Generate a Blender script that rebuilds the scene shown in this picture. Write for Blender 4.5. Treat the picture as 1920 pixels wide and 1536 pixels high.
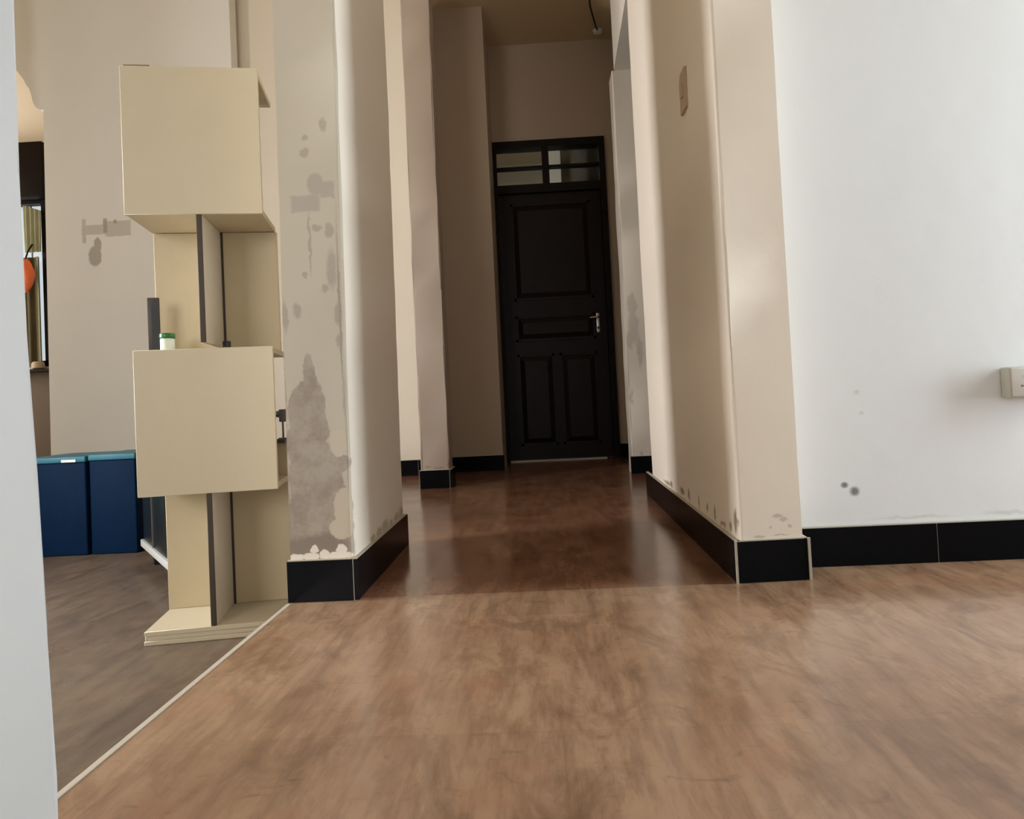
import bpy, bmesh, math, random
from mathutils import Matrix, Vector
C = bpy.context.scene
for o in list(bpy.data.objects): bpy.data.objects.remove(o)
COL = C.collection
random.seed(7)

# ------------------------------------------------------------------ camera
F, ROLL, YAW, PITCH = 1400.0, 0.0485, math.atan(51/1400.0), math.radians(1.6)
cd = bpy.data.cameras.new('camera'); cam = bpy.data.objects.new('camera', cd); COL.objects.link(cam)
cd.sensor_fit = 'HORIZONTAL'; cd.sensor_width = 36.0; cd.lens = F/1920*36.0
cd.shift_x = (960-958.1)/1920; cd.shift_y = -(768-706.9)/1920
cd.clip_start = 0.02; cd.clip_end = 200
cam.matrix_world = (Matrix.Translation((0, 0, .5)) @ Matrix.Rotation(YAW, 4, 'Z')
                    @ Matrix.Rotation(math.pi/2+PITCH, 4, 'X') @ Matrix.Rotation(-ROLL, 4, 'Z'))
C.camera = cam

# ------------------------------------------------------------------ world, lights, exposure
w = bpy.data.worlds.new('world'); C.world = w; w.use_nodes = True
bg = w.node_tree.nodes['Background']; bg.inputs[0].default_value = (.86, .93, 1, 1); bg.inputs[1].default_value = .8
C.view_settings.view_transform = 'Standard'; C.view_settings.look = 'None'
C.view_settings.gamma = 1; C.view_settings.use_curve_mapping = False
C.view_settings.exposure = 0.0

def area(name, loc, target, sx, sy, watts, col, spread=180):
    l = bpy.data.lights.new(name, 'AREA'); l.shape = 'RECTANGLE'; l.size = sx; l.size_y = sy
    l.energy = watts; l.color = col; l.spread = math.radians(spread)
    o = bpy.data.objects.new(name, l); COL.objects.link(o); o.location = loc
    d = Vector(target)-Vector(loc)
    o.rotation_euler = d.to_track_quat('-Z', 'Y').to_euler()
    return o
COOL = (.86, .94, 1.0); WARM = (1.0, .84, .64)
area('daylight_right_window', (3.45, 1.62, 1.25), (0, 1.62, 1.25), .48, 2.1, 118, COOL)
area('daylight_back_window', (1.3, -2.35, 1.35), (1.3, 0, 1.2), 2.6, 1.7, 11, (1, .98, .95))
area('daylight_left_window', (-3.45, 1.86, 1.15), (0, 1.86, 1.05), .62, 1.4, 140, (.95, .97, 1))
area('daylight_left_back_window', (-2.1, -2.35, 1.4), (-2.1, 0, 1.3), 1.4, 1.4, 68, (1, .985, .95))
area('daylight_far_window', (-6.0, 5.2, 1.6), (0, 5.2, 1.6), .9, 1.4, 75, (1, .95, .90))

area('far_room_fill', (-1.08, 6.4, 1.9), (.24, 6.8, 2.2), .6, 1.3, 13, COOL)  # added lamp, brightens the column behind the door glass

# ------------------------------------------------------------------ materials
MATS = {}
def newmat(name):
    m = bpy.data.materials.new(name); m.use_nodes = True
    return m, m.node_tree, m.node_tree.nodes['Principled BSDF']
def plain(name, col, rough=.5, metal=0, bump=0, bscale=200, spec=.5, var=0, coat=0):
    m, t, b = newmat(name)
    b.inputs['Base Color'].default_value = (*col, 1); b.inputs['Roughness'].default_value = rough
    b.inputs['Metallic'].default_value = metal; b.inputs['Specular IOR Level'].default_value = spec
    b.inputs['Coat Weight'].default_value = coat
    tc = t.nodes.new('ShaderNodeTexCoord')
    n = t.nodes.new('ShaderNodeTexNoise'); n.inputs['Scale'].default_value = 9; n.inputs['Detail'].default_value = 4
    t.links.new(tc.outputs['Object'], n.inputs['Vector'])
    if var:
        mx = t.nodes.new('ShaderNodeMix'); mx.data_type = 'RGBA'
        mx.inputs[6].default_value = (*[c*(1-var) for c in col], 1); mx.inputs[7].default_value = (*[min(1, c*(1+var)) for c in col], 1)
        t.links.new(n.outputs[0], mx.inputs[0]); t.links.new(mx.outputs[2], b.inputs['Base Color'])
    if bump:
        n2 = t.nodes.new('ShaderNodeTexNoise'); n2.inputs['Scale'].default_value = bscale
        t.links.new(tc.outputs['Object'], n2.inputs['Vector'])
        bp = t.nodes.new('ShaderNodeBump'); bp.inputs['Strength'].default_value = bump; bp.inputs['Distance'].default_value = .01
        t.links.new(n2.outputs[0], bp.inputs['Height']); t.links.new(bp.outputs[0], b.inputs['Normal'])
    return m

def blob_mask(t, blobs, noise_amp=.02, noise_scale=20, soft=.12):
    """1 inside any of the ellipsoids (cx,cy,cz, rx,ry,rz), ragged by noise"""
    geo = t.nodes.new('ShaderNodeNewGeometry')
    n = t.nodes.new('ShaderNodeTexNoise'); n.inputs['Scale'].default_value = noise_scale; n.inputs['Detail'].default_value = 6
    n.inputs['Roughness'].default_value = .65
    t.links.new(geo.outputs['Position'], n.inputs['Vector'])
    s = t.nodes.new('ShaderNodeVectorMath'); s.operation = 'SUBTRACT'; s.inputs[1].default_value = (.5, .5, .5)
    t.links.new(n.outputs[1], s.inputs[0])
    sc = t.nodes.new('ShaderNodeVectorMath'); sc.operation = 'SCALE'; sc.inputs['Scale'].default_value = noise_amp*2
    t.links.new(s.outputs[0], sc.inputs[0])
    ad = t.nodes.new('ShaderNodeVectorMath'); ad.operation = 'ADD'
    t.links.new(geo.outputs['Position'], ad.inputs[0]); t.links.new(sc.outputs[0], ad.inputs[1])
    last = None
    for b in blobs:
        isbox = b[3] < 0; b = (*b[:3], abs(b[3]), *b[4:])
        a = t.nodes.new('ShaderNodeVectorMath'); a.operation = 'SUBTRACT'; a.inputs[1].default_value = b[:3]
        t.links.new(ad.outputs[0], a.inputs[0])
        d = t.nodes.new('ShaderNodeVectorMath'); d.operation = 'DIVIDE'; d.inputs[1].default_value = b[3:]
        t.links.new(a.outputs[0], d.inputs[0])
        l = t.nodes.new('ShaderNodeVectorMath'); l.operation = 'LENGTH'; t.links.new(d.outputs[0], l.inputs[0])
        lv = l.outputs['Value']
        if isbox:      # rectangular patch
            ab = t.nodes.new('ShaderNodeVectorMath'); ab.operation = 'ABSOLUTE'; t.links.new(d.outputs[0], ab.inputs[0])
            sp = t.nodes.new('ShaderNodeSeparateXYZ'); t.links.new(ab.outputs[0], sp.inputs[0])
            m1 = t.nodes.new('ShaderNodeMath'); m1.operation = 'MAXIMUM'; t.links.new(sp.outputs[0], m1.inputs[0]); t.links.new(sp.outputs[2], m1.inputs[1])
            m3 = t.nodes.new('ShaderNodeMath'); m3.operation = 'MAXIMUM'; t.links.new(m1.outputs[0], m3.inputs[0]); t.links.new(sp.outputs[1], m3.inputs[1])
            lv = m3.outputs[0]
        if last is None: last = lv
        else:
            mn = t.nodes.new('ShaderNodeMath'); mn.operation = 'MINIMUM'
            t.links.new(last, mn.inputs[0]); t.links.new(lv, mn.inputs[1]); last = mn.outputs[0]
    mr = t.nodes.new('ShaderNodeMapRange'); mr.inputs['From Min'].default_value = 1+soft; mr.inputs['From Max'].default_value = 1-soft
    t.links.new(last, mr.inputs['Value'])
    return mr.outputs[0]

def paint(name, col, layers=(), rough=.55, bump=.12):
    """wall paint; layers = [(blobs, colour, amp, scale, soft, strength)]"""
    m, t, b = newmat(name)
    b.inputs['Roughness'].default_value = rough; b.inputs['Specular IOR Level'].default_value = .35
    geo = t.nodes.new('ShaderNodeNewGeometry')
    n = t.nodes.new('ShaderNodeTexNoise'); n.inputs['Scale'].default_value = 2.2; n.inputs['Detail'].default_value = 5
    t.links.new(geo.outputs['Position'], n.inputs['Vector'])
    mx = t.nodes.new('ShaderNodeMix'); mx.data_type = 'RGBA'
    mx.inputs[6].default_value = (*[c*.96 for c in col], 1); mx.inputs[7].default_value = (*[min(1, c*1.03) for c in col], 1)
    t.links.new(n.outputs[0], mx.inputs[0]); out = mx.outputs[2]
    for blobs, c2, amp, scl, soft, st in layers:
        k = blob_mask(t, blobs, amp, scl, soft)
        if c2 == DAMP:
            n3 = t.nodes.new('ShaderNodeTexNoise'); n3.inputs['Scale'].default_value = 16; n3.inputs['Detail'].default_value = 8
            n3.inputs['Roughness'].default_value = .7; t.links.new(geo.outputs['Position'], n3.inputs['Vector'])
            r3 = t.nodes.new('ShaderNodeMapRange'); r3.inputs[1].default_value = .38; r3.inputs[2].default_value = .58
            r3.inputs[3].default_value = 1; r3.inputs[4].default_value = .55; t.links.new(n3.outputs[0], r3.inputs[0])
            m4 = t.nodes.new('ShaderNodeMath'); m4.operation = 'MULTIPLY'; t.links.new(k, m4.inputs[0]); t.links.new(r3.outputs[0], m4.inputs[1]); k = m4.outputs[0]
        mu = t.nodes.new('ShaderNodeMath'); mu.operation = 'MULTIPLY'; mu.inputs[1].default_value = st
        t.links.new(k, mu.inputs[0])
        m2 = t.nodes.new('ShaderNodeMix'); m2.data_type = 'RGBA'; m2.inputs[7].default_value = (*c2, 1)
        t.links.new(mu.outputs[0], m2.inputs[0]); t.links.new(out, m2.inputs[6]); out = m2.outputs[2]
    t.links.new(out, b.inputs['Base Color'])
    n2 = t.nodes.new('ShaderNodeTexNoise'); n2.inputs['Scale'].default_value = 14; n2.inputs['Detail'].default_value = 7
    t.links.new(geo.outputs['Position'], n2.inputs['Vector'])
    bp = t.nodes.new('ShaderNodeBump'); bp.inputs['Strength'].default_value = bump; bp.inputs['Distance'].default_value = .01
    t.links.new(n2.outputs[0], bp.inputs['Height']); t.links.new(bp.outputs[0], b.inputs['Normal'])
    return m

DAMP = (.27, .22, .18)
CREAM = (.76, .69, .585)
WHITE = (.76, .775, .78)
m_cream = paint('cream_wall_paint', CREAM)
m_white = paint('white_wall_paint', WHITE, [
    ([(.823, 2.07, .217, .011, .03, .008), (.849, 2.07, .199, .014, .03, .013)], (.12, .11, .10), .004, 60, .3, .85),
    ([(.87, 2.07, .47, .008, .03, .006), (.88, 2.07, .41, .006, .03, .005), (1.0, 2.07, .122, .10, .03, .004),
      (1.25, 2.07, .124, .06, .03, .006)], (.45, .43, .40), .01, 30, .5, .4)])
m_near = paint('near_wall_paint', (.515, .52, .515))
m_khaki = paint('kitchen_wall_paint', (.78, .77, .73), [
    ([(-3.0415, 4.95, 1.7760, -0.0132, .1, 0.0825), (-2.9260, 4.95, 1.7815, -0.1320, .1, 0.0330), (-2.8050, 4.95, 1.7815, -0.0880, .1, 0.0528)],
     (.46, .43, .36), .006, 20, .06, .7),
    ([(-2.8952, 4.95, 1.8035, -0.0154, .1, 0.0528), (-2.9700, 4.95, 1.6000, 0.0440, .1, 0.0715), (-2.9480, 4.95, 1.6660, 0.0275, .1, 0.0550),
      (-2.8215, 4.95, 1.8310, 0.0132, .1, 0.0132)], (.34, .31, .26), .02, 14, .1, .8)])
Yp = 1.92
m_pillar = paint('peeling_pillar_paint', (.76, .70, .61), [
    ([(-.58, 1.90, 1.6, -.25, .036, 2.2)], (.475, .43, .35), .001, 20, .04, 1),  # whole front face darkened for its weaker light; side face stays pale
    # damp grey plaster showing through
    ([(-.604, Yp, .48, .048, .05, .10), (-.606, Yp, .40, .056, .05, .13), (-.592, Yp, .30, .072, .05, .14),
      (-.585, Yp, .19, .088, .05, .13), (-.597, Yp, .575, .018, .05, .06), (-.542, Yp, .355, .045, .05, .028)], DAMP, .030, 15, .05, .95),
    ([(-.664, 1.93, .5, .004, .03, .34), (-.508, 1.93, .75, .003, .03, .22), (-.664, 1.93, .95, .004, .03, .1)], (.25, .20, .16), .006, 60, .4, .7),
    ([(-.590, Yp, 1.035, -.038, .03, .022), (-.530, Yp, 1.070, -.020, .03, .022), (-.56, Yp, 1.085, .022, .03, .03)],
     (.36, .32, .27), .012, 30, .12, .85),
    ([(-.585, Yp, 1.17, .013, .03, .012), (-.582, Yp, 1.21, .010, .03, .008), (-.533, Yp, 1.24, .01, .03, .02),
      (-.594, Yp, .846, .007, .03, .008), (-.525, Yp, .86, .014, .03, .05), (-.528, Yp, .96, .012, .03, .02),
      (-.545, Yp, .81, .01, .03, .012), (-.56, Yp, .97, .012, .03, .008), (-.62, Yp, .755, .012, .03, .02),
      (-.513, Yp, .74, .01, .03, .03), (-.513, Yp, .67, .008, .03, .02), (-.652, Yp, .74, .008, .03, .04),
      (-.58, Yp, .93, .004, .03, .08), (-.60, Yp, .33, .004, .03, .004)],
     (.33, .28, .23), .012, 45, .25, .75),
    ([(-.59, Yp, .135, .09, .05, .035)], (.20, .16, .13), .03, 22, .25, .8),
    # islands of paint left
    ([(-.520, Yp, .235, .026, .05, .055), (-.525, Yp, .185, .034, .05, .028), (-.526, Yp, .405, .024, .05, .034)], (.50, .44, .35), .012, 28, .05, 1),
    ([(-.65, Yp, .112, .024, .05, .010), (-.61, Yp, .112, .022, .05, .012), (-.60, Yp, .132, .010, .05, .010),
      (-.575, Yp, .118, .014, .05, .014), (-.545, Yp, .112, .02, .05, .012), (-.53, Yp, .128, .016, .05, .014),
      (-.52, Yp, .114, .02, .05, .008)], (.74, .68, .60), .010, 40, .1, 1),
    # rising damp along the skirting of the corridor face
    ([(-.5, 2.15+.09*i, .115, .03, .03+.012*(i % 3), .010+.006*((i*7) % 3)) for i in range(6)], (.26, .20, .11), .015, 40, .3, .6)])
m_right_pillar = paint('corridor_wall_paint', (.80, .71, .60), [
    ([(.49, 2.03, .13, .03, .012, .016), (.49, 2.12, .12, .03, .03, .006), (.49, 2.22, .13, .03, .01, .022), (.49, 2.32, .135, .03, .012, .012),
      (.49, 2.45, .13, .03, .01, .02), (.50, 2.62, .135, .03, .02, .02), (.50, 2.75, .13, .03, .04, .012), (.50, 3.0, .125, .03, .03, .012),
      (.50, 3.1, .12, .03, .1, .006), (.485, 1.97, .15, .02, .02, .03)],
     (.20, .14, .08), .022, 40, .35, .85),
    ([(.595, 1.94, .165, .014, .03, .005), (.61, 1.94, .155, .01, .03, .006), (.625, 1.94, .138, .006, .03, .005), (.575, 1.94, .136, .004, .03, .004),
      (.545, 1.94, .114, .016, .03, .003), (.60, 1.94, .116, .02, .03, .002)],
     (.40, .36, .30), .006, 60, .3, .6)])
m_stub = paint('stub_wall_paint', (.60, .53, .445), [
    ([(.597, 4.6, 1.04, .03, .05, .07), (.60, 4.6, .90, .035, .05, .10), (.575, 4.6, .82, .02, .05, .06), (.567, 4.6, .47, .01, .05, .05),
      (.608, 4.6, .123, .008, .05, .015), (.63, 4.6, .75, .02, .05, .1)], (.36, .31, .26), .03, 16, .2, .6),
    ([(-.60, 4.285, .117, .03, .03, .006), (-.66, 4.285, .125, .02, .03, .005), (-.54, 4.285, .13, .006, .03, .02)], (.30, .23, .15), .01, 30, .3, .7)])
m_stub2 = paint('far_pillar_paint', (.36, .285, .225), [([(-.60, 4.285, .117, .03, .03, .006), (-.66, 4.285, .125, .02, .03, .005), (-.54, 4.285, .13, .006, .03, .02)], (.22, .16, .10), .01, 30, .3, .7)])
m_brownwall = paint('brown_lower_wall', (.11, .075, .045))
m_end_shade = paint('corridor_end_shaded_paint', (.44, .34, .25))  # wall cream darkened to stand in for the dim corridor end
m_ceiling = paint('ceiling_paint', (.64, .50, .30))
m_black = plain('black_skirting_tile', (.005, .005, .006), .22, var=.2, spec=.05)
m_grout = plain('cream_grout', (.44, .39, .32), .8, var=.1)
m_board = plain('cream_board_paint', (.49, .425, .305), .5, bump=.05, bscale=60, var=.04)
m_board_in = plain('unpainted_board', (.47, .385, .245), .55, bump=.05, bscale=60, var=.06)
m_edge_shadow = plain('dark_edge_and_shadow', (.035, .022, .012), .6)  # raw board edges, also the painted shadow strip by the fin
m_fin = plain('grey_board_paint', (.56, .51, .42), .45, var=.06)
m_blue = plain('blue_fabric', (.0004, .0115, .038), .6, bump=.1, bscale=300, var=.25, spec=.08)
m_bluetop = plain('light_blue_fabric', (.012, .12, .17), .5, bump=.1, bscale=300, var=.2)
m_darkwood = plain('dark_stained_wood', (.0095, .0040, .0038), .35, spec=.14, var=.4, bump=.05, bscale=40)
m_darkwood2 = plain('dark_frame_wood', (.007, .0038, .002), .45, spec=.12, var=.3)
m_metal = plain('brushed_metal', (.55, .53, .51), .3, metal=1)
m_whiteplastic = plain('white_plastic', (.74, .73, .69), .4)
m_switch = plain('brown_switch_plastic', (.47, .35, .245), .45)
m_blackplastic = plain('black_plastic', (.010, .009, .009), .4)
m_greyplastic = plain('grey_plastic', (.11, .095, .085), .4)
m_tabgrey = plain('dark_grey_plastic', (.045, .037, .033), .5)
m_green = plain('green_plastic', (.01, .12, .02), .35)
m_orange = plain('orange_cloth', (.85, .16, .05), .6, var=.35, bump=.3, bscale=30)
m_olive = plain('olive_curtain', (.10, .075, .022), .8, var=.3)
m_lightcurtain = plain('pale_curtain', (.52, .50, .33), .7, var=.15)
m_light_line = plain('pale_light_line', (.60, .56, .46), .4)
m_rail = plain('dull_white_plastic', (.40, .39, .37), .5)
m_navy = plain('dark_green_black', (.004, .008, .009), .35, spec=.2)

def glass():
    m, t, b = newmat('window_glass')
    b.inputs['Base Color'].default_value = (.9, .95, .92, 1); b.inputs['Roughness'].default_value = .05
    b.inputs['Transmission Weight'].default_value = 1; b.inputs['IOR'].default_value = 1.45
    return m
m_glass = glass()

def floor_mat(name, c1, c2, dark, red, rough, tile):
    m, t, b = newmat(name); L = t.links
    geo = t.nodes.new('ShaderNodeNewGeometry')
    def mapped(s, off=(0, 0, 0)):
        mp = t.nodes.new('ShaderNodeMapping'); mp.inputs['Scale'].default_value = s; mp.inputs['Location'].default_value = off
        L.new(geo.outputs['Position'], mp.inputs[0]); return mp.outputs[0]
    def noise(s, scale=1, det=5, off=(0, 0, 0), r=.6, dist=0):
        n = t.nodes.new('ShaderNodeTexNoise'); n.inputs['Scale'].default_value = scale; n.inputs['Detail'].default_value = det
        n.inputs['Roughness'].default_value = r; n.inputs['Distortion'].default_value = dist
        L.new(mapped(s, off), n.inputs['Vector']); return n.outputs[0]
    def rng(v, a, b_, lo=0, hi=1):
        r = t.nodes.new('ShaderNodeMapRange'); r.inputs[1].default_value = a; r.inputs[2].default_value = b_
        r.inputs[3].default_value = lo; r.inputs[4].default_value = hi
        L.new(v, r.inputs[0]); return r.outputs[0]
    def mix(f, a, c, mode='MIX'):
        x = t.nodes.new('ShaderNodeMix'); x.data_type = 'RGBA'; x.blend_type = mode
        if hasattr(f, 'links'): L.new(f, x.inputs[0])
        else: x.inputs[0].default_value = f
        for v, i in ((a, 6), (c, 7)):
            if isinstance(v, tuple): x.inputs[i].default_value = (*v, 1)
            else: L.new(v, x.inputs[i])
        return x.outputs[2]
    base = mix(rng(noise((1.6, 1.0, 1), 1.4, 5), .35, .65), c1, c2)
    base = mix(rng(noise((26, 3.2, 1), 1, 6, (3, 1, 0), .7),   .45, .70, 0, .65), base, dark)          # fine grain along Y
    base = mix(rng(noise((9, 4, 1), 1.0, 5, (7, 3, 0), .65, .8), .48, .72, 0, .8), base, dark)       # darker figure
    base = mix(rng(noise((5, 5, 1), 1.0, 3, (1, 9, 0)), .55, .72, 0, .45), base, red)                 # reddish clouds
    base = mix(rng(noise((14, 30, 1), 1.0, 4, (5, 2, 0), .6, 1.5), .60, .82, 0, .5), base, tuple(c*.45 for c in dark))  # knots and marks
    base = mix(rng(noise((12, 5, 1), 1.0, 4, (15, 12, 0), .6, .4), .58, .76, 0, .25), base, tuple(min(1, c*1.35) for c in c2))
    if tile:
        br = t.nodes.new('ShaderNodeTexBrick'); br.offset = .5
        br.inputs['Color1'].default_value = (.93, .93, .93, 1); br.inputs['Color2'].default_value = (1.06, 1.05, 1.04, 1)
        br.inputs['Mortar'].default_value = (.93, .9, .88, 1); br.inputs['Scale'].default_value = 1
        br.inputs['Brick Width'].default_value = .6; br.inputs['Row Height'].default_value = .6; br.inputs['Mortar Size'].default_value = .0015
        br.inputs['Mortar Smooth'].default_value = .3
        L.new(mapped((1, 1, 1), (.165, .07, 0)), br.inputs['Vector'])
        base = mix(1.0, base, br.outputs[0], 'MULTIPLY')
    L.new(base, b.inputs['Base Color'])
    L.new(rng(noise((6, 6, 1), 1, 4), .3, .7, rough*.8, rough*1.25), b.inputs['Roughness'])
    b.inputs['Specular IOR Level'].default_value = .5
    bp = t.nodes.new('ShaderNodeBump'); bp.inputs['Strength'].default_value = .02; bp.inputs['Distance'].default_value = .005
    L.new(noise((20, 12, 1), 1, 4), bp.inputs['Height']); L.new(bp.outputs[0], b.inputs['Normal'])
    return m
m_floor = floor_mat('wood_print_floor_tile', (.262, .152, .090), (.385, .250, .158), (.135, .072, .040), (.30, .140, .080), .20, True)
m_floor_c = floor_mat('wood_print_floor_tile_corridor', (.21, .098, .055), (.28, .150, .092), (.095, .040, .020), (.22, .08, .042), .17, True)  # darker, redder wood print from the pillar fronts inward
m_floor2 = floor_mat('grey_brown_floor_tile', (.125, .088, .062), (.17, .125, .085), (.062, .045, .034), (.2, .12, .08), .33, False)

# ------------------------------------------------------------------ mesh helpers
def finish(name, bm, m, parent=None, smooth=False):
    me = bpy.data.meshes.new(name); bmesh.ops.recalc_face_normals(bm, faces=bm.faces); bm.to_mesh(me); bm.free()
    if smooth:
        for p in me.polygons: p.use_smooth = True
        try: me.set_sharp_from_angle(angle=math.radians(40))
        except Exception: pass
    me.materials.append(m)
    o = bpy.data.objects.new(name, me); COL.objects.link(o)
    if parent: o.parent = parent
    return o
def add_box(bm, x0, x1, y0, y1, z0, z1, bevel=0, seg=2):
    r = bmesh.ops.create_cube(bm, size=1)
    vs = r['verts']
    for v in vs:
        v.co = Vector(((x0+x1)/2+v.co.x*(x1-x0), (y0+y1)/2+v.co.y*(y1-y0), (z0+z1)/2+v.co.z*(z1-z0)))
    if bevel:
        es = list({e for v in vs for e in v.link_edges})
        bmesh.ops.bevel(bm, geom=es, offset=bevel, segments=seg, affect='EDGES', profile=.5)
def box(name, x0, x1, y0, y1, z0, z1, m, parent=None, bevel=0, seg=2):
    bm = bmesh.new(); add_box(bm, x0, x1, y0, y1, z0, z1, bevel, seg)
    return finish(name, bm, m, parent, smooth=bool(bevel))
def prism(name, pts, z0, z1, m, parent=None, round_=None, rad=.02, seg=5, top_pts=None, tops=None, rough=0, nz=1):
    """vertical prism on plan points; round_ = indices of rounded corners. tops shifts the plan for z (list of (z,dx))"""
    P = []
    n = len(pts)
    for i, p in enumerate(pts):
        if round_ and i in round_:
            a = Vector(pts[i-1])-Vector(p); b = Vector(pts[(i+1) % n])-Vector(p); a.normalize(); b.normalize()
            r = rad[i] if isinstance(rad, dict) else rad
            p0 = Vector(p)+a*r; p1 = Vector(p)+b*r
            for k in range(seg+1):
                s = k/seg
                P.append(((1-s)**2*p0.x+2*s*(1-s)*p[0]+s*s*p1.x, (1-s)**2*p0.y+2*s*(1-s)*p[1]+s*s*p1.y))
        else: P.append(tuple(p))
    bm = bmesh.new(); zs = [z0+(z1-z0)*k/nz for k in range(nz+1)]
    rnd = random.Random(len(name)*31+int(abs(z1)*10)); rings = []
    for z in zs:
        dx = 0
        if tops:
            for (za, da), (zb, db) in zip(tops, tops[1:]):
                if za <= z <= zb: dx = da+(db-da)*(z-za)/(zb-za)
            if z > tops[-1][0]: dx = tops[-1][1]
        rings.append([bm.verts.new((x+dx+rnd.uniform(-rough, rough), y+rnd.uniform(-rough, rough), z)) for x, y in P])
    k = len(P)
    for a, b in zip(rings, rings[1:]):
        for i in range(k): bm.faces.new((a[i], a[(i+1) % k], b[(i+1) % k], b[i]))
    bm.faces.new(rings[0][::-1]); bm.faces.new(rings[-1])
    return finish(name, bm, m, parent, smooth=True)
def tube(name, pts, r, m, parent=None, seg=10):
    bm = bmesh.new(); rings = []
    for i, p in enumerate(pts):
        p = Vector(p); a = Vector(pts[max(0, i-1)]); b = Vector(pts[min(len(pts)-1, i+1)]); d = (b-a).normalized()
        u = d.orthogonal().normalized(); v = d.cross(u)
        if i and rings: 
            u = (pu-d*pu.dot(d)).normalized(); v = d.cross(u)
        pu = u
        rings.append([bm.verts.new(p+(u*math.cos(2*math.pi*k/seg)+v*math.sin(2*math.pi*k/seg))*r) for k in range(seg)])
    for a, b in zip(rings, rings[1:]):
        for k in range(seg): bm.faces.new((a[k], a[(k+1) % seg], b[(k+1) % seg], b[k]))
    bm.faces.new(rings[0][::-1]); bm.faces.new(rings[-1])
    return finish(name, bm, m, parent, smooth=True)
def lathe(name, prof, m, parent=None, loc=(0, 0, 0), seg=24, axis='Z'):
    bm = bmesh.new(); rings = []
    for r, z in prof:
        ring = []
        for k in range(seg):
            a = 2*math.pi*k/seg; c, s = r*math.cos(a), r*math.sin(a)
            ring.append(bm.verts.new({'Z': (c, s, z), 'Y': (c, z, s), 'X': (z, c, s)}[axis]))
        rings.append(ring)
    for a, b in zip(rings, rings[1:]):
        for k in range(seg): bm.faces.new((a[k], a[(k+1) % seg], b[(k+1) % seg], b[k]))
    bm.faces.new(rings[0][::-1]); bm.faces.new(rings[-1])
    o = finish(name, bm, m, parent, smooth=True); o.location = loc
    return o
def struct(o): o['kind'] = 'structure'; return o
def tag(o, label, cat, group=None):
    o['label'] = label; o['category'] = cat
    if group: o['group'] = group
    return o
def empty(name, loc=(0, 0, 0), rz=0):
    o = bpy.data.objects.new(name, None); COL.objects.link(o); o.location = loc; o.rotation_euler.z = rz
    o.empty_display_size = .1
    return o

H = 3.28
HL = 3.72   # the kitchen side is higher
# ------------------------------------------------------------------ floors and ceiling
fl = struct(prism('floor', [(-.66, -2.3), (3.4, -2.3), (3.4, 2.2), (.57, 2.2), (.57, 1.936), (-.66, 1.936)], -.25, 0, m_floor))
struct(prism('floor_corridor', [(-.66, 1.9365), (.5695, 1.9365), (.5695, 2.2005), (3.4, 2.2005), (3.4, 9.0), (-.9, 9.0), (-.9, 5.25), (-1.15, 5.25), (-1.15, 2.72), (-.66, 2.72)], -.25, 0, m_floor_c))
struct(box('floor_lower', -6.2, -.66, -2.3, 5.9, -.35, -.15, m_floor2))
struct(box('ceiling', -.70, 3.4, -2.3, 9.0, H, HL+.12, m_ceiling))
struct(box('ceiling_kitchen', -6.2, -.70, -2.3, 9.0, HL, HL+.12, m_ceiling))
struct(box('trim_1', -.670, -.6605, -.2, 1.9, -.15, .0015, m_grout))

# ------------------------------------------------------------------ walls
# left opening line: near jamb, peeling pillar
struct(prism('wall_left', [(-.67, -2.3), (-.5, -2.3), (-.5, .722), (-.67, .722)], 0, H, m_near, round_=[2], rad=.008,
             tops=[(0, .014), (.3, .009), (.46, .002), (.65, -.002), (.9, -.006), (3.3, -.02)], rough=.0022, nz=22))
struct(prism('wall_pillar_left', [(-.663, 1.925), (-.500, 1.925), (-.500, 2.64), (-.663, 2.64)], 0, H, m_pillar, round_=[1, 2], rad={1: .007, 2: .012},
             tops=[(0, 0), (.3, .0), (1.5, .010), (3.3, .012)], rough=.0014, nz=26, seg=7))
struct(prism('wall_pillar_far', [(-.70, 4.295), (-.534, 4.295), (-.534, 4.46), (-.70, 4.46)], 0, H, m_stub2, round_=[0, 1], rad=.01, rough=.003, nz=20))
struct(box('wall_light_block', -.72, -.64, 4.46, 5.1, 0, H-.001, m_cream))  # unseen wall added behind the pillar to keep light off the corridor end
struct(box('wall_strip', -3.0, -.7005, 5.11, 5.25, -.15, HL, m_cream))
struct(box('wall_corridor_left', -.64, -.272, 5.21, 5.9, 0, H, m_end_shade))
# right of the corridor
struct(prism('wall_corridor_right', [(.494, 1.942), (.656, 1.952), (.69, 3.69), (.516, 3.69)], 0, H, m_right_pillar,
             round_=[0, 3], rad={0: .010, 3: .16}, rough=.0012, nz=22, seg=8))
struct(prism('wall_lintel', [(.535, 3.66), (.68, 3.66), (.73, 4.76), (.562, 4.60)], 2.50, H, m_cream))
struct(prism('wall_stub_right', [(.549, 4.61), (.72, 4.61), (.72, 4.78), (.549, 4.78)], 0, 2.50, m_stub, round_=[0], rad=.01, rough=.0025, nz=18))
struct(box('wall_corridor_end_right', .72, .86, 4.78, 5.82, 0, H, m_end_shade))
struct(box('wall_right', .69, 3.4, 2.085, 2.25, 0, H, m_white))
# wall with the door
struct(box('wall_door_head', -.272, .86, 5.82, 5.96, 2.50, H, m_end_shade))
struct(box('wall_door_side', .602, .86, 5.82, 5.96, 0, 2.50, m_end_shade))
# room behind the door
struct(box('wall_far', -1.0, 3.4, 8.86, 9.0, 0, H, m_cream))
struct(box('wall_far_column', .17, .30, 6.8, 7.1, 0, H, m_cream))
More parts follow.
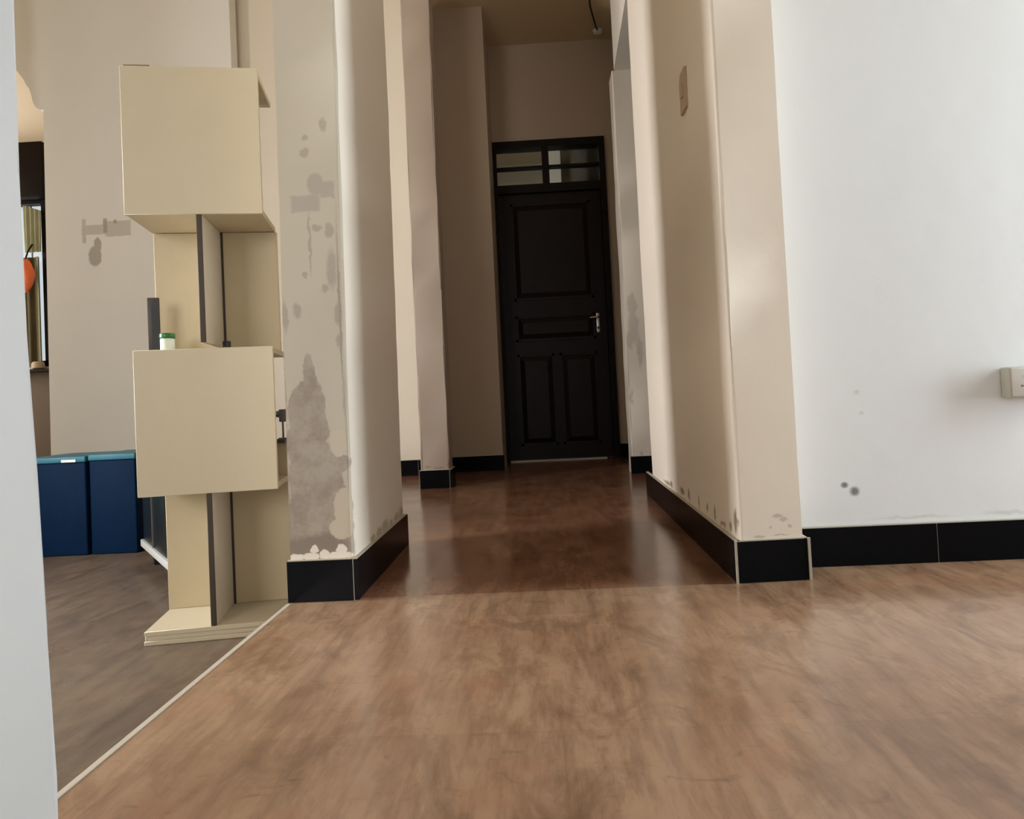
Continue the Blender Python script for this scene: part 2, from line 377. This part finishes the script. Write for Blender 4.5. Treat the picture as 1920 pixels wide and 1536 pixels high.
# outer shell with its window openings
def wall_x(name, X0, X1, Y0, Y1, oy0, oy1, oz0, oz1, m, base=0):
    H = HL if base < 0 else 3.28
    bm = bmesh.new()
    add_box(bm, X0, X1, Y0, oy0, base, H); add_box(bm, X0, X1, oy1, Y1, base, H)
    add_box(bm, X0, X1, oy0, oy1, base, oz0); add_box(bm, X0, X1, oy0, oy1, oz1, H)
    return struct(finish(name, bm, m))
def wall_y(name, Y0, Y1, X0, X1, ox0, ox1, oz0, oz1, m, base=0):
    H = HL if base < 0 else 3.28
    bm = bmesh.new()
    add_box(bm, X0, ox0, Y0, Y1, base, H); add_box(bm, ox1, X1, Y0, Y1, base, H)
    add_box(bm, ox0, ox1, Y0, Y1, base, oz0); add_box(bm, ox0, ox1, Y0, Y1, oz1, H)
    return struct(finish(name, bm, m))
wall_x('wall_outer_right', 3.28, 3.4, -2.2, 2.085, 1.36, 1.88, .15, 2.35, m_white)
struct(box('wall_outer_far_right', 3.28, 3.4, 2.25, 9.0, 0, H, m_cream))
wall_x('wall_far_left', -1.0, -.86, 5.96, 8.9, 6.05, 6.75, 1.2, 2.6, m_cream)  # opening made for the added lamp of this unseen room
struct(box('wall_far_closet', .315, 1.3, 6.85, 7.2, 0, H, m_darkwood2))
wall_y('wall_back', -2.3, -2.18, -.5, 3.28, -.05, 2.65, .45, 2.25, m_white)
wall_y('wall_kitchen_back', -2.3, -2.18, -3.3, -.7005, -2.85, -1.35, .65, 2.15, m_cream, -.15)
wall_x('wall_kitchen_left', -3.4, -3.28, -2.3, 4.5, 1.53, 2.19, .45, 2.05, m_cream, -.15)
struct(box('wall_passage_left', -6.2, -6.08, 4.65, 5.8, -.15, .8, m_cream))
struct(box('wall_passage_back', -6.2, -3.4, 4.5, 4.62, -.15, HL, m_cream))
# kitchen wall with ogee-headed opening on its left
def kitchen_wall():
    pts = [(-1.80, -.15), (-1.80, HL), (-3.4, HL), (-3.4, 2.86), (-3.30, 2.83), (-3.22, 2.76), (-3.165, 2.70), (-3.12, 2.635), (-3.105, 2.60),
           (-3.085, 2.575), (-3.07, 2.52), (-3.066, 2.485), (-3.045, 2.452), (-3.02, 2.437), (-3.00, 2.437), (-3.012, 1.2), (-3.022, -.15)]
    pts = [(x*1.1, z if z in (-.15, HL) else .5+(z-.5)*1.1) for x, z in pts]
    bm = bmesh.new()
    a = [bm.verts.new((x, 4.95, z)) for x, z in pts]; b = [bm.verts.new((x, 5.06, z)) for x, z in pts]; n = len(pts)
    for i in range(n): bm.faces.new((a[i], a[(i+1) % n], b[(i+1) % n], b[i]))
    bm.faces.new(a); bm.faces.new(b[::-1])
    return struct(finish('wall_kitchen', bm, m_khaki))
kitchen_wall()
wall_y('wall_window_far', 5.8, 5.92, -6.2, -3.0, -4.35, -3.84, .95, 2.28, m_cream, -.15)
struct(box('trim_2', -6.0, -3.0, 5.78, 5.80, -.15, .90, m_brownwall))  # dark brown strip over the wall below the far window

# ------------------------------------------------------------------ skirting tiles on a grout bed
def baseboard(name, p0, p1, lengths=None, h=.105, side=1, z=0, t=.011, ends=(0.0012, 0.0012)):
    """p0->p1 along wall, tiles stand proud to the right of the direction (side=1)"""
    p0 = Vector((*p0, 0)); p1 = Vector((*p1, 0)); d = (p1-p0); L = d.length; d.normalize(); n = Vector((d.y, -d.x, 0))*side
    def slab(bm, a, b, t0, t1, za, zb, bev=0):
        q = [p0+d*a+n*t0, p0+d*b+n*t0, p0+d*b+n*t1, p0+d*a+n*t1]
        lo = [bm.verts.new((v.x, v.y, za)) for v in q]; up = [bm.verts.new((v.x, v.y, zb)) for v in q]
        for i in range(4): bm.faces.new((lo[i], lo[(i+1) % 4], up[(i+1) % 4], up[i]))
        bm.faces.new(lo[::-1]); bm.faces.new(up)
        if bev: bmesh.ops.bevel(bm, geom=list(bm.edges), offset=bev, segments=1, affect='EDGES')
    bm = bmesh.new(); slab(bm, .0025, L-.0025, -.002, t-.0015, z, z+h+.0025)
    root = struct(finish(name, bm, m_grout))
    if not lengths: lengths = [L]
    s = 0
    for i, l in enumerate(lengths):
        bm = bmesh.new()
        slab(bm, s+(ends[0] if i == 0 else .0012), min(L, s+l)-(ends[1] if i == len(lengths)-1 else .0012), .0005, t+.001, z+.0005, z+h, .0007)
        finish('skirting_tile', bm, m_black, root); s += l
    return root
baseboard('baseboard_pillar_front', (-.672, 1.924), (-.500, 1.926), ends=(.001, .0012))
baseboard('baseboard_pillar_side', (-.499, 1.914), (-.499, 2.65), ends=(.0012, .001))
baseboard('baseboard_far_pillar', (-.712, 4.296), (-.533, 4.293), ends=(.004, .004))
baseboard('baseboard_far_pillar_side', (-.534, 4.285), (-.534, 4.47), ends=(.0012, .001))
baseboard('baseboard_strip', (-1.15, 5.11), (-.712, 5.11), [.3, .3])
baseboard('baseboard_corridor_left', (-.64, 5.21), (-.262, 5.21), [.6])
baseboard('baseboard_corridor_right', (.514, 3.69), (.4905, 1.93), [.58, .6, .6], ends=(.002, .0012))
bf = baseboard('baseboard_corridor_front', (.484, 1.943), (.658, 1.953), ends=(.0012, .0012))
box('grout_joint', .4780, .4835, 1.9285, 1.9340, .0005, .1075, m_grout, bf)
box('grout_joint', .6650, .6712, 1.9385, 1.9450, .0005, .1075, m_grout, bf)
baseboard('baseboard_corridor_return', (.657, 1.944), (.660, 2.085), ends=(.0012, .001))
baseboard('baseboard_stub', (.539, 4.61), (.72, 4.61))
baseboard('baseboard_door_side', (.602, 5.82), (.72, 5.82))
baseboard('baseboard_corridor_end', (.72, 5.82), (.72, 4.78), [.6, .6])
baseboard('baseboard_right', (.671, 2.081), (3.28, 2.085), [.385]+[.6]*4, ends=(.001, .001))

# ------------------------------------------------------------------ door with transom
door = struct(empty('door_1', (0, 0, 0)))
bm = bmesh.new()
Y0, Y1 = 5.775, 5.90
add_box(bm, -.287, -.245, Y0, Y1, 0, 2.50); add_box(bm, .556, .602, Y0, Y1, 0, 2.50)
add_box(bm, -.245, .556, Y0, Y1, 2.445, 2.50); add_box(bm, -.245, .556, Y0, Y1, 2.09, 2.155)
add_box(bm, .112, .165, Y0, Y1, 2.155, 2.445)
finish('door_frame', bm, m_darkwood2, door)
for x0, x1 in ((-.245, .112), (.165, .556)):
    box('transom_bar', x0, x1, Y0+.03, Y1-.03, 2.288, 2.306, m_darkwood2, door)
    for z0, z1 in ((2.155, 2.288), (2.306, 2.445)):
        box('glass_pane', x0, x1, 5.838, 5.842, z0, z1, m_glass, door)
leaf = box('door_leaf', -.243, .554, 5.812, 5.850, .012, 2.088, m_darkwood, door, bevel=.002, seg=1)
def panel(x0, x1, z0, z1):
    bm = bmesh.new(); Y = 5.812
    # raised field with sloped margins inside a moulding
    for (a, b, yo) in ((0, .018, -.010),):
        add_box(bm, x0, x1, Y-.010, Y, z0, z0+.018); add_box(bm, x0, x1, Y-.010, Y, z1-.018, z1)
        add_box(bm, x0, x0+.018, Y-.010, Y, z0, z1); add_box(bm, x1-.018, x1, Y-.010, Y, z0, z1)
    f0 = [(x0+.022, z0+.022), (x1-.022, z0+.022), (x1-.022, z1-.022), (x0+.022, z1-.022)]
    g = .035; f1 = [(x0+.022+g, z0+.022+g), (x1-.022-g, z0+.022+g), (x1-.022-g, z1-.022-g), (x0+.022+g, z1-.022-g)]
    A = [bm.verts.new((x, Y-.0005, z)) for x, z in f0]; B = [bm.verts.new((x, Y-.011, z)) for x, z in f1]
    for i in range(4): bm.faces.new((A[i], A[(i+1) % 4], B[(i+1) % 4], B[i]))
    bm.faces.new(B)
    finish('raised_panel', bm, m_darkwood, leaf)
panel(-.155, .465, 1.25, 2.01)
panel(-.155, .465, .93, 1.13)
panel(-.155, .135, .12, .83); panel(.175, .465, .12, .83)
hp = box('door_handle', .472, .497, 5.800, 5.812, .975, 1.125, m_metal, leaf, bevel=.003)
hp['label'] = 'brushed steel lever handle on a long plate'
tube('door_handle', [(.485, 5.80, 1.09), (.485, 5.765, 1.09), (.478, 5.755, 1.09), (.42, 5.755, 1.088)], .008, m_metal, leaf)
lathe('door_lock', [(.004, -.006), (.010, -.006), (.010, 0)], m_blackplastic, leaf, (.485, 5.80, 1.01), axis='Y')
box('door_light_line', -.243, .50, 5.785, 5.86, 0, .008, m_light_line, door)  # pale strip standing in for the light under the door

# ------------------------------------------------------------------ far window with curtains (seen through the arched opening)
win = struct(empty('window_1', (0, 0, 0)))
bm = bmesh.new()
add_box(bm, -4.35, -4.31, 5.80, 5.88, .95, 2.28); add_box(bm, -3.905, -3.84, 5.79, 5.88, .93, 2.28)
add_box(bm, -4.35, -3.84, 5.80, 5.88, 2.24, 2.28); add_box(bm, -4.35, -3.84, 5.79, 5.88, .93, .975)
finish('window_frame', bm, m_darkwood2, win)
box('glass_pane', -4.31, -3.875, 5.85, 5.854, .975, 2.24, m_glass, win)
for i in range(4): tube('window_bar', [(-4.26+.1*i, 5.90, .97), (-4.26+.1*i, 5.90, 2.25)], .006, m_darkwood2, win)
pel = box('curtain_pelmet', -4.40, -3.80, 5.66, 5.80, 2.262, 2.69, m_darkwood2, None, bevel=.004)
tag(pel, 'dark wooden pelmet box above the far window behind the arch', 'pelmet')
def drape(name, x0, x1, z0, z1, y, amp, waves, m, slope=0, pinch=0):
    bm = bmesh.new(); nx, nz = waves*8, 10; g = []
    for k in range(nz+1):
        tz = k/nz; row = []
        for i in range(nx+1):
            s = i/nx; xc = (x0+x1)/2; wd = (x1-x0)*(1-pinch*(1-tz)**2)
            x = xc+(s-.5)*wd; top = z1-slope*s
            row.append(bm.verts.new((x, y+amp*math.sin(s*waves*2*math.pi)*(1-.3*tz), z0+(top-z0)*tz)))
        g.append(row)
    for k in range(nz):
        for i in range(nx): bm.faces.new((g[k][i], g[k][i+1], g[k+1][i+1], g[k+1][i]))
    r = bmesh.ops.solidify(bm, geom=list(bm.faces), thickness=.003)
    return finish(name, bm, m, None, smooth=True)
tag(drape('curtain', -4.03, -3.885, 1.84, 2.22, 5.76, .012, 4, m_lightcurtain, slope=.05, pinch=.1), 'pale olive gathered curtain hanging in the far window, above the orange bundle', 'curtain')
tag(drape('curtain', -4.05, -3.915, .93, 1.80, 5.765, .010, 2, m_olive), 'dark olive curtain hanging in the far window, below the orange bundle', 'curtain')
tag(drape('curtain', -3.922, -3.905, .93, 1.80, 5.74, .004, 1, m_lightcurtain), 'narrow pale curtain edge beside the dark olive curtain', 'curtain')
# orange bundle
bm = bmesh.new()
bmesh.ops.create_icosphere(bm, subdivisions=3, radius=1)
rn = random.Random(4)
for v in bm.verts:
    a = math.atan2(v.co.y, v.co.x); k = 1+.10*math.sin(5*a+3*v.co.z)+.05*math.sin(9*v.co.z)
    s = .062*(1-.38*max(0, -v.co.z))*k
    v.co = Vector((v.co.x*s, v.co.y*s*.8, v.co.z*.135))
o = finish('cloth_bundle', bm, m_orange, None, smooth=True); o.location = (-3.975, 5.69, 1.64)
tag(o, 'bright orange cloth bundle hanging in front of the far window', 'cloth')
tube('tie', [(0, 0, .13), (.01, .02, .2), (.02, .06, .26)], .006, m_darkwood2, o)
# small basket on the sill
o = lathe('basket', [(.03, 0), (.05, .01), (.045, .05), (.035, .06)], plain('pale_wicker', (.35, .28, .18), .8, var=.3, bump=.5, bscale=80), None, (-3.935, 5.745, .905), 14)
tag(o, 'small pale wicker basket at the foot of the far window', 'basket')
# sill that carries it
struct(box('trim_3', -4.4, -3.8, 5.70, 5.80, .885, .905, m_darkwood2))

# ------------------------------------------------------------------ display unit of two cubes on a turned plan
unit = empty('display_unit', (-1.153, 2.08, -.15), math.radians(11))
tag(unit, 'tall cream painted display unit with two large square boxes on a central board', 'shelf unit')
B = -.15  # unit origin is on the lower floor
def ub(name, x0, x1, y0, y1, z0, z1, m, parent=unit, bevel=.0015, seg=1):
    return box(name, x0, x1, y0, y1, z0-B, z1-B, m, parent, bevel, seg)
D = .255; T = .018
# lower run
o = ub('base', .008, .405, 0, D+.015, -.15, -.137, m_board)
ub('base', .010, .405, .002, D+.015, -.137, -.1235, m_board); ub('base', .009, .405, 0, D+.015, -.1235, -.110, m_board)
ub('back_panel', .008, .392, D-.016, D, -.110, .392, m_board_in)
ub('back_panel', .0, .378, D-.016, D, .683, 1.076, m_board_in)
for z0, z1 in ((-.110, .268), (.703, 1.076)):
    fb = ub('fin_board', .190, .204, .004, D-.016, z0, z1, m_fin)
    o = ub('shadow_strip', .204, .211, D-.020, D-.016, z0, z1, m_edge_shadow, fb); o['label'] = 'dark strip painted in for the shadow beside the central board'  # shadow beside the fin built as a thin dark strip
    o = ub('fin_edge', .189, .2045, -.001, .004, z0, z1, m_edge_shadow, fb); o['label'] = 'dark raw edge of the central board'
for z0, z1, xl, xr in ((.268, .686, .004, .388), (1.076, 1.509, -.006, .375)):
    fp = ub('front_panel', xl, xr, -.001, .017, z0, z1, m_board)
    ub('box_board', xl+.002, xr-.002, .017, D, z0+.001, z0+T, m_board_in)
    ub('box_board', xl+.002, xr-.002, .017, D, z1-T, z1-.001, m_board_in)
    ub('box_side', xl+.002, xl+.02, .017, D, z0+T, z1-T, m_board)
o = ub('box_edge', .003, .075, .001, .012, 1.509, 1.5135, plain('bare_brown_edge', (.22, .13, .07), .7), fp); o['label'] = 'bare brown strip on the top edge'
o = ub('inner_shelf', .025, .386, D-.075, D-.0005, .392, .404, m_edge_shadow); o['label'] = 'dark shelf board inside the lower box'
def place_on_unit(o, x, y, z, rz=0):
    a = math.radians(11); o.location = (-1.153+x*math.cos(a)-y*math.sin(a), 2.08+x*math.sin(a)+y*math.cos(a), z); o.rotation_euler.z = a+rz
# small grey gadget on the inner shelf
g = empty('desk_gadget'); place_on_unit(g, .386-.008, D-.04, .404)
box('gadget_foot', -.014, .014, -.012, .012, 0, .004, m_greyplastic, g)
tube('gadget_stem', [(0, 0, .004), (0, 0, .055)], .003, m_greyplastic, g)
box('gadget_head', -.010, .016, -.012, .012, .055, .095, m_greyplastic, g, bevel=.003)
tag(g, 'small grey boxy gadget on a thin stem inside the lower box', 'gadget')
# black tablet leaning, jar, cap on top of the lower box
t_ = empty('tablet'); place_on_unit(t_, .004, .14, .686, math.radians(8))
tb_ = box('tablet_back', 0, .034, .004, .012, 0, .172, m_tabgrey, t_, bevel=.002)
box('tablet_screen', .012, .033, 0, .0045, .0, .148, m_blackplastic, tb_)
tag(t_, 'narrow black tablet standing upright on the left edge of the lower box', 'tablet')
j = empty('jar'); place_on_unit(j, .065, .12, .686)
lathe('jar_body', [(.018, 0), (.0205, .002), (.0205, .040), (.018, .043)], plain('milky_plastic', (.66, .72, .62), .35), j)
o = lathe('jar_lid', [(.0215, .043), (.0225, .045), (.0225, .056), (.021, .058)], m_green, j); o['label'] = 'green screw lid'
tag(j, 'small white plastic jar with a green lid on the lower box', 'jar')
k = empty('bottle_cap'); place_on_unit(k, .236, .12, .686)
lathe('cap_body', [(.011, 0), (.012, .001), (.012, .022)], m_blackplastic, k)
lathe('cap_top', [(.012, .022), (.0125, .0225), (.0125, .026), (.010, .029)], m_blackplastic, k)
tag(k, 'tiny black cap lying on the lower box beside the central board', 'cap')

# ------------------------------------------------------------------ blue storage boxes
def blue_box(x0, x1, y0, y1, h, label):
    r = empty('storage_box', ((x0+x1)/2, y0, -.15)); hw = (x1-x0)/2; d = y1-y0
    box('box_body', -hw, hw, 0, d, 0, h-.03, m_blue, r, bevel=.008, seg=3)
    box('box_lid', -hw-.003, hw+.003, -.004, d, h-.03, h, m_bluetop, r, bevel=.006, seg=3)
    tag(r, label, 'box', 'blue storage boxes')
    return r
a = blue_box(-2.47, -2.176, 3.49, 3.85, .472, 'navy blue storage box with pale label tab, left of the pair by the near wall')
o = box('label_tab', .035, .105, -.008, -.004, .445, .457, m_whiteplastic, a); o['label'] = 'pale tab at the lid edge'
blue_box(-2.165, -1.94, 3.50, 3.84, .476, 'navy blue storage box right of the pair, beside the cream unit')
# black appliance with white rail
ap = empty('appliance', (-1.765, 3.235, -.15), math.atan2(-.49, .36))
box('cabinet_body', 0, .72, 0, .45, .10, .50, m_navy, ap, bevel=.004)
o = box('white_base_rail', -.01, .72, -.012, .01, .078, .108, m_rail, ap, bevel=.003); o['label'] = 'white rail along the foot'
o = box('trim_strip', .27, .280, -.006, 0, .11, .50, m_greyplastic, ap)
box('foot', .03, .07, .03, .07, 0, .10, m_blackplastic, ap); box('foot', .65, .69, .03, .07, 0, .10, m_blackplastic, ap)
box('foot', .03, .07, .38, .42, 0, .10, m_blackplastic, ap); box('foot', .65, .69, .38, .42, 0, .10, m_blackplastic, ap)
o = lathe('knob', [(.004, -.012), (.010, -.010), (.010, 0)], m_metal, ap, (.13, 0, .335), 12, 'Y')
box('white_corner_clip', .34, .44, -.012, .004, .355, .375, m_whiteplastic, ap, bevel=.003)
tag(ap, 'low black cabinet with a white rail, half hidden behind the cream unit', 'cabinet')

# ------------------------------------------------------------------ switch, socket, knob, wire
sw = empty('light_switch', (.4965, 2.314, 1.425))
bm = bmesh.new()
pr = [(-.040, -.062), (.043, -.062), (.043, .038), (.028, .062), (-.040, .062)]
a_ = [bm.verts.new((-.006, y, z)) for y, z in pr]; b_ = [bm.verts.new((.001, y, z)) for y, z in pr]
for i in range(5): bm.faces.new((a_[i], a_[(i+1) % 5], b_[(i+1) % 5], b_[i]))
bm.faces.new(a_); bm.faces.new(b_[::-1]); finish('switch_plate', bm, m_switch, sw)
box('switch_rocker', -.009, -.006, -.014, .014, -.02, .02, m_switch, sw, bevel=.001, seg=1)
tag(sw, 'brown switch plate with a clipped corner high on the corridor wall', 'switch')
so = empty('wall_socket', (1.335, 2.085, .476))
box('socket_box', -.078, .078, -.038, 0, -.042, .042, plain('greyish_plastic', (.56, .55, .49), .45), so, bevel=.005)
box('socket_face', -.072, .074, -.044, -.038, -.038, .038, m_whiteplastic, so, bevel=.002)
for x in (-.038, .038):
    bm = bmesh.new(); add_box(bm, x-.003, x+.003, -.0455, -.0435, .010, .020); add_box(bm, x-.013, x-.007, -.0455, -.0435, -.012, -.008)
    add_box(bm, x+.007, x+.013, -.0455, -.0435, -.012, -.008); o = finish('socket_hole', bm, m_greyplastic, so)
tag(so, 'white surface-mounted double socket on the bright right wall', 'socket')
kn = empty('round_knob', (-1.812, 5.11, .465))
lathe('knob_body', [(.010, -.03), (.018, -.026), (.020, -.018), (.012, -.010), (.010, -.004)], m_blackplastic, kn, (0, 0, 0), 14, 'Y')
lathe('knob_plate', [(.022, -.004), (.022, 0)], m_blackplastic, kn, (0, 0, 0), 14, 'Y')
tag(kn, 'small black round knob on the pale wall seen through the lower box', 'knob')
wi = empty('ceiling_wire', (.55, 5.4, 3.28))
tube('wire', [(-.07, -.30, -.006), (-.052, -.15, -.03), (-.02, 0, -.035), (.01, .15, -.025), (.03, .24, -.012)], .007, m_blackplastic, wi)
lathe('ceiling_rose', [(.02, -.03), (.035, -.02), (.038, 0)], m_whiteplastic, wi, (.035, .27, 0), 16)
tag(wi, 'black wire sagging along the dark corridor ceiling to a white rose', 'wire')
